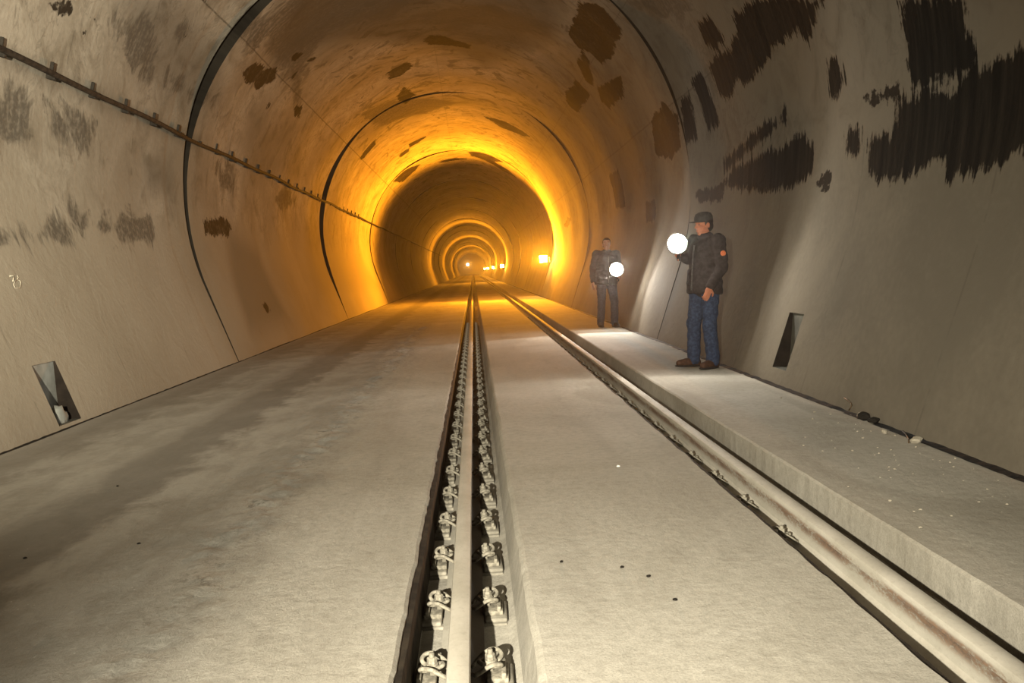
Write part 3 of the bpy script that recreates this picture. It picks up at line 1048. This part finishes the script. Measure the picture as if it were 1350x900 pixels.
# ------------------------------------------------------------------ lamps
def sodium_lamp(y, label, power):
    base = wall_point(STOT - LS - 0.35, y, 0.075)
    r = thing('flood_lamp', label, 'lamp', tuple(base), 0, 'yellow flood lamps along the right wall')
    b = bmesh.new()
    box(b, (-0.02, 0, 0.0), (0.04, 0.16, 0.22), bevel=0.006)
    box(b, (-0.12, 0, 0.04), (0.20, 0.05, 0.05), bevel=0.006)
    box(b, (-0.20, 0, 0.04), (0.03, 0.30, 0.05), bevel=0.006)
    link('bracket', b, M['steel'], r)
    b = bmesh.new()
    box(b, (-0.27, 0.10, 0.04), (0.30, 0.10, 0.26), bevel=0.02)
    box(b, (-0.27, 0.17, 0.04), (0.22, 0.08, 0.20), bevel=0.02)
    link('housing', b, M['steel'], r)
    b = bmesh.new()
    box(b, (-0.27, 0.035, 0.04), (0.30, 0.03, 0.26), bevel=0.01)
    link('lens', b, M['lens_sodium'], r)
    light('sodium_light', 'SPOT', (-0.30, -0.12, 0.06), power, SODIUM, 0.10, parent=r, aim=(-0.90, -0.85, 1.05), angle=165, blend=0.55)
    return r


sodium_lamp(37.7, 'nearest glowing yellow flood lamp on the right wall, beyond the standing people', SODIUM_W)
sodium_lamp(92.0, 'glowing yellow flood lamp on the right wall, second nearest', SODIUM_W * 0.42)
sodium_lamp(134.0, 'glowing yellow flood lamp on the right wall, third nearest', SODIUM_W * 0.42)
sodium_lamp(184.0, 'glowing yellow flood lamp on the right wall, fourth nearest', SODIUM_W * 0.42)
sodium_lamp(232.0, 'tiny yellow flood lamp added deepest in the tunnel to light its end', SODIUM_W * 0.42)  # extra lamp added to brighten the far end
r = thing('end_lamp', 'small round whitish lamp glowing at the far end of the tunnel', 'lamp', (-1.45, YEND - 0.02, 2.95))
b = bmesh.new()
lathe(b, [(0.25, 0), (0.36, 0.10), (0.40, 0.22), (0.40, 0.24)], 24, aimed((0, 0, 0), (0, -1, 0)))
link('housing', b, M['steel'], r)
b = bmesh.new()
lathe(b, [(0.37, 0.20), (0.36, 0.27), (0.20, 0.31), (0.05, 0.32)], 24, aimed((0, 0, 0), (0, -1, 0)))
link('lens', b, M['lens_far'], r)
light('end_light', 'POINT', (0, -0.8, 0), 150, (1, 0.5, 0.12), 0.2, parent=r)


def hand_lamp(loc, d, rad, label, power, angle):
    """round searchlight with a pistol handle below; d = where it shines"""
    r = thing('hand_lamp', label, 'lamp', loc)
    q = Vector(d).to_track_quat('Z', 'Y')
    m = q.to_matrix().to_4x4()
    b = bmesh.new()
    lathe(b, [(rad * 0.30, -rad * 1.7), (rad * 0.42, -rad * 1.55), (rad * 0.55, -rad * 1.0), (rad * 0.9, -rad * 0.3), (rad, 0.0), (rad * 1.02, rad * 0.06), (rad * 0.9, rad * 0.04)], 32, m)
    link('housing', b, M['black'], r)
    b = bmesh.new()
    n = 32
    lathe(b, [(rad * 0.93, rad * 0.02), (rad * 1.06, rad * 0.02), (rad * 1.08, rad * 0.10), (rad * 0.96, rad * 0.14)], n, m)
    link('bezel', b, M['steel'], r)
    b = bmesh.new()
    lathe(b, [(rad * 0.95, rad * 0.10), (rad * 0.93, rad * 0.17), (rad * 0.6, rad * 0.23), (rad * 0.1, rad * 0.25)], 32, m)
    link('lens', b, M['lens_white'], r)
    b = bmesh.new()
    back = Vector(d).normalized() * (-rad * 1.0)
    tube(b, [back + Vector((0, 0, -rad * 0.35)), back + Vector((0, 0, -rad * 0.9)), back * 1.1 + Vector((0, 0, -rad * 1.75))], [0.017, 0.019, 0.021], 10)
    link('handle', b, M['black'], r)
    lo = Vector(d).normalized() * (rad * 0.4)
    light('hand_lamp_light', 'SPOT', lo, power, (1.0, 0.95, 0.86), rad * 0.8, parent=r, aim=lo + Vector(d), angle=angle, blend=0.35)
    return r, back + Vector((0, 0, -rad * 1.1))


# ------------------------------------------------------------------ people
def capsule(bm, a, b, ra, rb, sq=None):
    """tapered limb piece with round ends"""
    a, b = Vector(a), Vector(b)
    d = b - a
    L = d.length
    m = Matrix.Translation(a) @ (d.to_track_quat('Z', 'Y').to_matrix().to_4x4() if L > 1e-6 else Matrix.Identity(4))
    prof_ = []
    for k in range(1, 6):
        t = -PI / 2 + k * PI / 2 / 6
        prof_.append((ra * math.cos(t), ra * math.sin(t)))
    prof_ += [(ra, 0), (rb, L)]
    for k in range(1, 6):
        t = k * PI / 2 / 6
        prof_.append((rb * math.cos(t), L + rb * math.sin(t)))
    if sq:
        m = m @ Matrix.Diagonal((sq[0], sq[1], 1, 1))
    lathe(bm, prof_, 16, m)


def ellip(bm, c, r, rot=None):
    res = bmesh.ops.create_uvsphere(bm, u_segments=24, v_segments=16, radius=1.0)
    m = Matrix.Translation(c) @ (rot.to_4x4() if rot else Matrix.Identity(4)) @ Matrix.Diagonal((r[0], r[1], r[2], 1))
    bmesh.ops.transform(bm, matrix=m, verts=res['verts'])


def fuse(name, bm, mat, parent, voxel, iters=4, fac=0.5, wrinkle=0.0, wscale=9.0):
    """melt the overlapping pieces into one continuous surface"""
    o = link(name, bm, mat, parent)
    rm = o.modifiers.new('r', 'REMESH')
    rm.mode = 'VOXEL'
    rm.voxel_size = voxel
    rm.use_smooth_shade = True
    s = o.modifiers.new('s', 'SMOOTH')
    s.factor = fac
    s.iterations = iters
    dg = bpy.context.evaluated_depsgraph_get()
    me = bpy.data.meshes.new_from_object(o.evaluated_get(dg))
    o.modifiers.clear()
    o.data = me
    me.name = name
    if wrinkle:
        for v in me.vertices:
            c = v.co
            v.co = c + v.normal * (wrinkle * mnoise.noise(Vector((c.x * wscale, c.y * wscale, c.z * wscale * 1.8))) +
                                   wrinkle * 0.5 * mnoise.noise(Vector((c.x * wscale * 2.7, c.y * wscale * 2.7, c.z * wscale * 4))))
    for p in me.polygons:
        p.use_smooth = True
    if not me.materials:
        me.materials.append(mat)
    return o


def hand(bm, wrist, dirv, palm_n, curl, side, k=1.0):
    """palm, four unequal bent fingers and a thumb leaving the side of the palm"""
    d = Vector(dirv).normalized()
    n = Vector(palm_n)
    n = (n - d * n.dot(d)).normalized()              # fingers curl towards n
    w = d.cross(n) * side                            # towards the thumb
    P = Vector(wrist)
    rot = Matrix((w, d, n)).transposed()
    ellip(bm, P + d * 0.050 * k, (0.040 * k, 0.052 * k, 0.018 * k), rot)
    for i, (off, ln) in enumerate(((0.029, 0.072), (0.010, 0.080), (-0.010, 0.075), (-0.028, 0.060))):
        b0 = P + d * 0.085 * k + w * off * k
        a = curl * (0.75 + 0.12 * i)
        p1 = b0 + (d * math.cos(a * 0.6) + n * math.sin(a * 0.6)) * ln * 0.45 * k
        p2 = p1 + (d * math.cos(a * 1.5) + n * math.sin(a * 1.5)) * ln * 0.32 * k
        p3 = p2 + (d * math.cos(a * 2.2) + n * math.sin(a * 2.2)) * ln * 0.25 * k
        capsule(bm, b0 - d * 0.02 * k, p1, 0.0095 * k, 0.0088 * k)
        capsule(bm, p1, p2, 0.0088 * k, 0.0080 * k)
        capsule(bm, p2, p3, 0.0080 * k, 0.0070 * k)
    t0 = P + d * 0.030 * k + w * 0.030 * k
    t1 = t0 + (w * 0.75 + d * 0.55 + n * 0.25 * curl).normalized() * 0.040 * k
    t2 = t1 + (w * 0.25 + d * 0.75 + n * 0.6 * curl).normalized() * 0.032 * k
    capsule(bm, t0, t1, 0.013 * k, 0.011 * k)
    capsule(bm, t1, t2, 0.011 * k, 0.009 * k)


def person(label, loc, rotz, lean, J, look, height, mats, cap=False, badge=False):
    """J: joints for a 1.75 m figure facing -y (its own left is +x)"""
    k = height / 1.75
    r = thing('person', label, 'person', loc, 0)
    r.rotation_euler = Matrix.Rotation(lean, 3, 'Y').to_4x4().to_euler() if not rotz else (Matrix.Rotation(lean, 3, 'Y') @ Matrix.Rotation(rotz, 3, 'Z')).to_euler()
    r.scale = (k, k, k)
    V = {n: Vector(p) for n, p in J.items()}
    hd, nk = V['head'], V['neck']
    HR = Matrix.Rotation(look[0], 3, 'Z') @ Matrix.Rotation(look[1], 3, 'X')
    h = lambda x, y, z: hd + HR @ Vector((x, y, z))
    b = bmesh.new()
    # body: torso, limbs, neck, head and hands as one surface
    ellip(b, V['pelvis'], (0.165, 0.115, 0.12))
    capsule(b, V['pelvis'], V['chest'], 0.125, 0.14, (1.15, 0.85))
    ellip(b, V['chest'], (0.17, 0.115, 0.17))
    capsule(b, V['chest'] + Vector((0, 0, 0.12)), nk, 0.075, 0.058)
    capsule(b, nk, hd + Vector((0, 0, -0.04)), 0.057, 0.058)
    for sd in 'LR':
        capsule(b, V['chest'] + Vector((0, 0, 0.12)), V['sh' + sd], 0.06, 0.062)
        capsule(b, V['sh' + sd], V['el' + sd], 0.056, 0.042)
        capsule(b, V['el' + sd], V['wr' + sd], 0.043, 0.028)
        capsule(b, V['hip' + sd], V['kn' + sd], 0.085, 0.056)
        capsule(b, V['kn' + sd], V['an' + sd], 0.056, 0.038)
        f = V['toe' + sd] - V['an' + sd]
        capsule(b, V['an' + sd] + Vector((0, 0, -0.03)), V['an' + sd] + f * 0.75, 0.040, 0.028)
    # head: skull, face, jaw, brow, nose, lips, chin, ears
    ellip(b, h(0, 0.012, 0.025), (0.074, 0.094, 0.094), HR)
    ellip(b, h(0, -0.022, -0.035), (0.060, 0.070, 0.082), HR)
    ellip(b, h(0, -0.066, -0.098), (0.026, 0.020, 0.019), HR)
    ellip(b, h(0, -0.074, 0.028), (0.050, 0.018, 0.012), HR)
    capsule(b, h(0, -0.086, 0.015), h(0, -0.108, -0.026), 0.008, 0.0125)
    ellip(b, h(0, -0.088, -0.062), (0.023, 0.010, 0.0055), HR)
    ellip(b, h(0, -0.086, -0.073), (0.020, 0.010, 0.006), HR)
    for sx in (-1, 1):
        ellip(b, h(sx * 0.034, -0.060, -0.022), (0.022, 0.022, 0.018), HR)
        ellip(b, h(sx * 0.011, -0.094, -0.030), (0.008, 0.009, 0.007), HR)
        ellip(b, h(sx * 0.077, 0.012, -0.012), (0.009, 0.021, 0.032), HR)
        ellip(b, h(sx * 0.030, -0.073, 0.006), (0.012, 0.010, 0.008), HR)
    for sd, side in (('L', 1), ('R', -1)):
        hand(b, V['wr' + sd], V['hd' + sd], V['pn' + sd], J['cu' + sd][0], J['cu' + sd][1], 1.05)
    body = fuse('body', b, mats['skin'], r, 0.0058, 3, 0.45)
    # trousers
    b = bmesh.new()
    ellip(b, V['pelvis'] + Vector((0, 0, 0.0)), (0.185, 0.135, 0.14))
    for sd in 'LR':
        kn, an, hp = V['kn' + sd], V['an' + sd], V['hip' + sd]
        capsule(b, hp, kn, 0.108, 0.080)
        capsule(b, kn, an + Vector((0, 0, 0.0)), 0.080, 0.075)
        ellip(b, kn + Vector((0, -0.012, 0)), (0.080, 0.080, 0.10))
    fuse('trousers', b, mats['trousers'], r, 0.011, 4, 0.5, 0.010, 8)
    # jacket with collar, sleeves and hem
    b = bmesh.new()
    pv, ch = V['pelvis'], V['chest']
    ellip(b, ch + Vector((0, 0, -0.01)), (0.215, 0.160, 0.20))
    capsule(b, pv + Vector((0, 0, 0.02)), ch, 0.185, 0.180, (1.10, 0.84))
    hem = pv + Vector((0, 0, -0.10))
    m = Matrix.Translation(hem) @ Matrix.Diagonal((1.12, 0.86, 1, 1))
    lathe(b, [(0.195, -0.02), (0.205, 0.0), (0.200, 0.12), (0.190, 0.25)], 32, m)
    capsule(b, ch + Vector((0, 0, 0.13)), nk + Vector((0, 0.005, -0.01)), 0.10, 0.078)
    lathe(b, [(0.070, 0.0), (0.086, 0.012), (0.088, 0.055), (0.080, 0.066), (0.070, 0.066)], 24, Matrix.Translation(nk + Vector((0, 0.0, -0.03))))
    for sd in 'LR':
        sh, el, wr = V['sh' + sd], V['el' + sd], V['wr' + sd]
        capsule(b, ch + Vector((0, 0, 0.11)), sh, 0.085, 0.084)
        capsule(b, sh, el, 0.086, 0.068)
        capsule(b, el, wr + (el - wr).normalized() * 0.02, 0.068, 0.050)
    jk = fuse('jacket', b, mats['jacket'], r, 0.011, 4, 0.5, 0.013, 7)
    b = bmesh.new()
    zp = [ch + Vector((0, -0.172, 0.10)), ch + Vector((0, -0.186, 0.0)), pv + Vector((0, -0.185, 0.12)), pv + Vector((0, -0.190, -0.08))]
    tube(b, zp, 0.008, 6)
    link('zip', b, M['zip'], jk)
    if badge:
        b = bmesh.new()
        sh, el = V['shL'], V['elL']
        out = Vector((1, -0.35, 0.0)).normalized()
        c = sh.lerp(el, 0.48) + out * 0.070
        lathe(b, [(0.027, 0.0), (0.030, 0.004), (0.030, 0.010), (0.026, 0.013)], 20, aimed(c, out))
        tag(link('sleeve_badge', b, M['badge'], jk), 'round orange badge on the sleeve')
    # boots
    for sd in 'LR':
        b = bmesh.new()
        an, toe = V['an' + sd], V['toe' + sd]
        f = (toe - an)
        f.z = 0
        f.normalize()
        g = Vector((an.x, an.y, 0))
        capsule(b, an + Vector((0, 0, 0.10)), an + Vector((0, 0, -0.01)), 0.060, 0.056)
        capsule(b, g - f * 0.045 + Vector((0, 0, 0.050)), g + f * 0.10 + Vector((0, 0, 0.052)), 0.047, 0.048)
        capsule(b, g + f * 0.08 + Vector((0, 0, 0.050)), g + f * 0.185 + Vector((0, 0, 0.042)), 0.050, 0.040)
        bo = fuse('boot', b, mats['boot'], r, 0.008, 3, 0.5)
        b = bmesh.new()
        rot = Matrix((Vector((f.y, -f.x, 0)), f, Vector((0, 0, 1)))).transposed()
        ellip(b, g + f * 0.07 + Vector((0, 0, 0.013)), (0.058, 0.175, 0.020), rot)
        for v in b.verts:
            v.co.z = min(max(v.co.z, 0.0), 0.024)
        link('sole', b, M['sole'], bo)
    # hair
    b = bmesh.new()
    ellip(b, h(0, 0.022, 0.034), (0.082, 0.098, 0.096), HR)
    ellip(b, h(0, 0.052, -0.02), (0.072, 0.062, 0.070), HR)
    bmesh.ops.delete(b, geom=[v for v in b.verts if (HR.transposed() @ (v.co - hd)).y < -0.045 and (HR.transposed() @ (v.co - hd)).z < 0.075], context='VERTS')
    link('hair', b, M['hair'], r)
    if cap:
        b = bmesh.new()
        lathe(b, [(0.094, -0.012), (0.098, 0.0), (0.096, 0.035), (0.080, 0.068), (0.045, 0.086), (0.008, 0.090)], 28,
              Matrix.Translation(h(0, 0.008, 0.050)) @ HR.to_4x4() @ Matrix.Diagonal((0.92, 1.12, 1, 1)))
        cp = link('cap', b, mats['cap'], r)
        b = bmesh.new()
        ring0, ring1 = [], []
        for i in range(13):
            a = PI + 0.35 + (PI - 0.7) * i / 12
            p0 = Vector((0.088 * math.cos(a), 0.100 * math.sin(a), 0.046))
            p1 = Vector((0.092 * math.cos(a), 0.100 * math.sin(a) - 0.075 * math.sin(PI * i / 12) ** 0.6, 0.032 + 0.010 * math.sin(PI * i / 12)))
            ring0.append((b.verts.new(h(*p0)), b.verts.new(h(p0.x, p0.y, p0.z - 0.007))))
            ring1.append((b.verts.new(h(*p1)), b.verts.new(h(p1.x, p1.y, p1.z - 0.007))))
        for i in range(12):
            for q in (0, 1):
                b.faces.new((ring0[i][q], ring0[i + 1][q], ring1[i + 1][q], ring1[i][q]))
            b.faces.new((ring1[i][0], ring1[i + 1][0], ring1[i + 1][1], ring1[i][1]))
            b.faces.new((ring0[i][0], ring0[i + 1][0], ring0[i + 1][1], ring0[i][1]))
        link('cap_peak', b, mats['cap'], cp)
    # eyes
    for sx in (-1, 1):
        b = bmesh.new()
        ellip(b, h(sx * 0.030, -0.076, 0.004), (0.0105, 0.009, 0.0065), HR)
        link('eye', b, M['zip'], body)
    return r


def back_to(r, p):
    """a world point in a person's own 1.75 m frame"""
    bpy.context.view_layer.update()
    return r.matrix_world.inverted() @ Vector(p)


# the man in front: stands against the right wall in near profile, lamp held out in front of his chest
P1 = on_floor(930, 484)
P1 = Vector((2.40, P1.y, 0.0))
ROT1, LEAN1, HT1 = math.radians(-62), math.radians(3.2), 1.66
LP1 = EYE + ray(893, 321) * ((P1.y - 0.10) / ray(893, 321).y)
D1 = Vector((-0.30, -1.0, -0.06))
_, grip = hand_lamp(LP1, D1, 0.105, 'bright round hand lamp held out by the man in blue jeans', LAMP1_W, 150)
k1 = HT1 / 1.75
W1 = (Matrix.Translation(P1) @ (Matrix.Rotation(LEAN1, 3, 'Y') @ Matrix.Rotation(ROT1, 3, 'Z')).to_4x4() @ Matrix.Diagonal((k1, k1, k1, 1))).inverted()
g1 = W1 @ (LP1 + grip)
hd_dir = Vector((0.15, -0.9, 0.35)).normalized()
wr1 = g1 - hd_dir * 0.085 + Vector((-0.035, 0, 0))
sR = Vector((-0.195, 0.01, 1.42))
mid = (sR + wr1) / 2
J1 = dict(pelvis=(0, 0.0, 0.95), chest=(0, 0.01, 1.27), neck=(0, -0.005, 1.47), head=(0, -0.035, 1.605),
          shL=(0.195, 0.01, 1.42), elL=(0.25, 0.03, 1.13), wrL=(0.215, -0.115, 0.915), hdL=(-0.10, -0.30, -1.0), pnL=(-1, 0.25, 0), cuL=(0.55, 1),
          shR=sR, elR=mid + Vector((-0.06, 0.06, -0.10)), wrR=wr1, hdR=hd_dir, pnR=(1, 0.1, 0.2), cuR=(1.05, -1),
          hipL=(0.095, 0, 0.90), knL=(0.125, -0.02, 0.49), anL=(0.135, 0.03, 0.085), toeL=(0.175, -0.15, 0.03),
          hipR=(-0.095, 0, 0.90), knR=(-0.12, -0.035, 0.49), anR=(-0.13, -0.02, 0.085), toeR=(-0.16, -0.21, 0.03))
person('man in dark jacket, blue jeans and peaked cap standing by the right wall', P1, ROT1, LEAN1, J1, (math.radians(-8), math.radians(8)), HT1,
       dict(skin=M['skin_red'], trousers=M['jeans'], jacket=M['jacket'], boot=M['boot'], cap=M['cap']), cap=True, badge=True)

# the man further in, facing the camera, lamp held up in front of his side
P2 = on_floor(799, 431)
P2 = Vector((P2.x, P2.y, 0.0))
ROT2, LEAN2, HT2 = math.radians(6), math.radians(2.5), 1.65
LP2 = EYE + ray(813, 355) * ((P2.y - 0.40) / ray(813, 355).y)
D2 = Vector((-0.30, -1.0, -0.04))
_, grip = hand_lamp(LP2, D2, 0.125, 'bright round hand lamp held by the dark figure further down the tunnel', LAMP2_W, 100)
k2 = HT2 / 1.75
W2 = (Matrix.Translation(P2) @ (Matrix.Rotation(LEAN2, 3, 'Y') @ Matrix.Rotation(ROT2, 3, 'Z')).to_4x4() @ Matrix.Diagonal((k2, k2, k2, 1))).inverted()
g2 = W2 @ (LP2 + grip)
hd_dir = Vector((0.05, -0.95, 0.15)).normalized()
wr2 = g2 - hd_dir * 0.085 + Vector((0.035, 0, 0))
sL = Vector((0.195, 0.01, 1.42))
mid = (sL + wr2) / 2
J2 = dict(pelvis=(0, 0.0, 0.95), chest=(0, 0.0, 1.27), neck=(0, -0.01, 1.47), head=(0, -0.025, 1.61),
          shL=sL, elL=mid + Vector((0.06, 0.10, -0.08)), wrL=wr2, hdL=hd_dir, pnL=(-1, 0.1, 0.2), cuL=(1.05, 1),
          shR=(-0.195, 0.01, 1.42), elR=(-0.26, 0.04, 1.13), wrR=(-0.275, -0.04, 0.89), hdR=(0.0, -0.15, -1.0), pnR=(1, 0.2, 0), cuR=(0.5, -1),
          hipL=(0.095, 0, 0.90), knL=(0.155, -0.05, 0.49), anL=(0.165, -0.03, 0.085), toeL=(0.185, -0.22, 0.03),
          hipR=(-0.095, 0, 0.90), knR=(-0.095, -0.01, 0.49), anR=(-0.085, 0.10, 0.085), toeR=(-0.10, -0.09, 0.03))
person('dark clothed figure standing further down the tunnel behind a bright lamp', P2, ROT2, LEAN2, J2, (math.radians(-10), math.radians(4)), HT2,
       dict(skin=M['skin'], trousers=M['trousers'], jacket=M['jacket_dark'], boot=M['boot_dark'], cap=M['cap']))
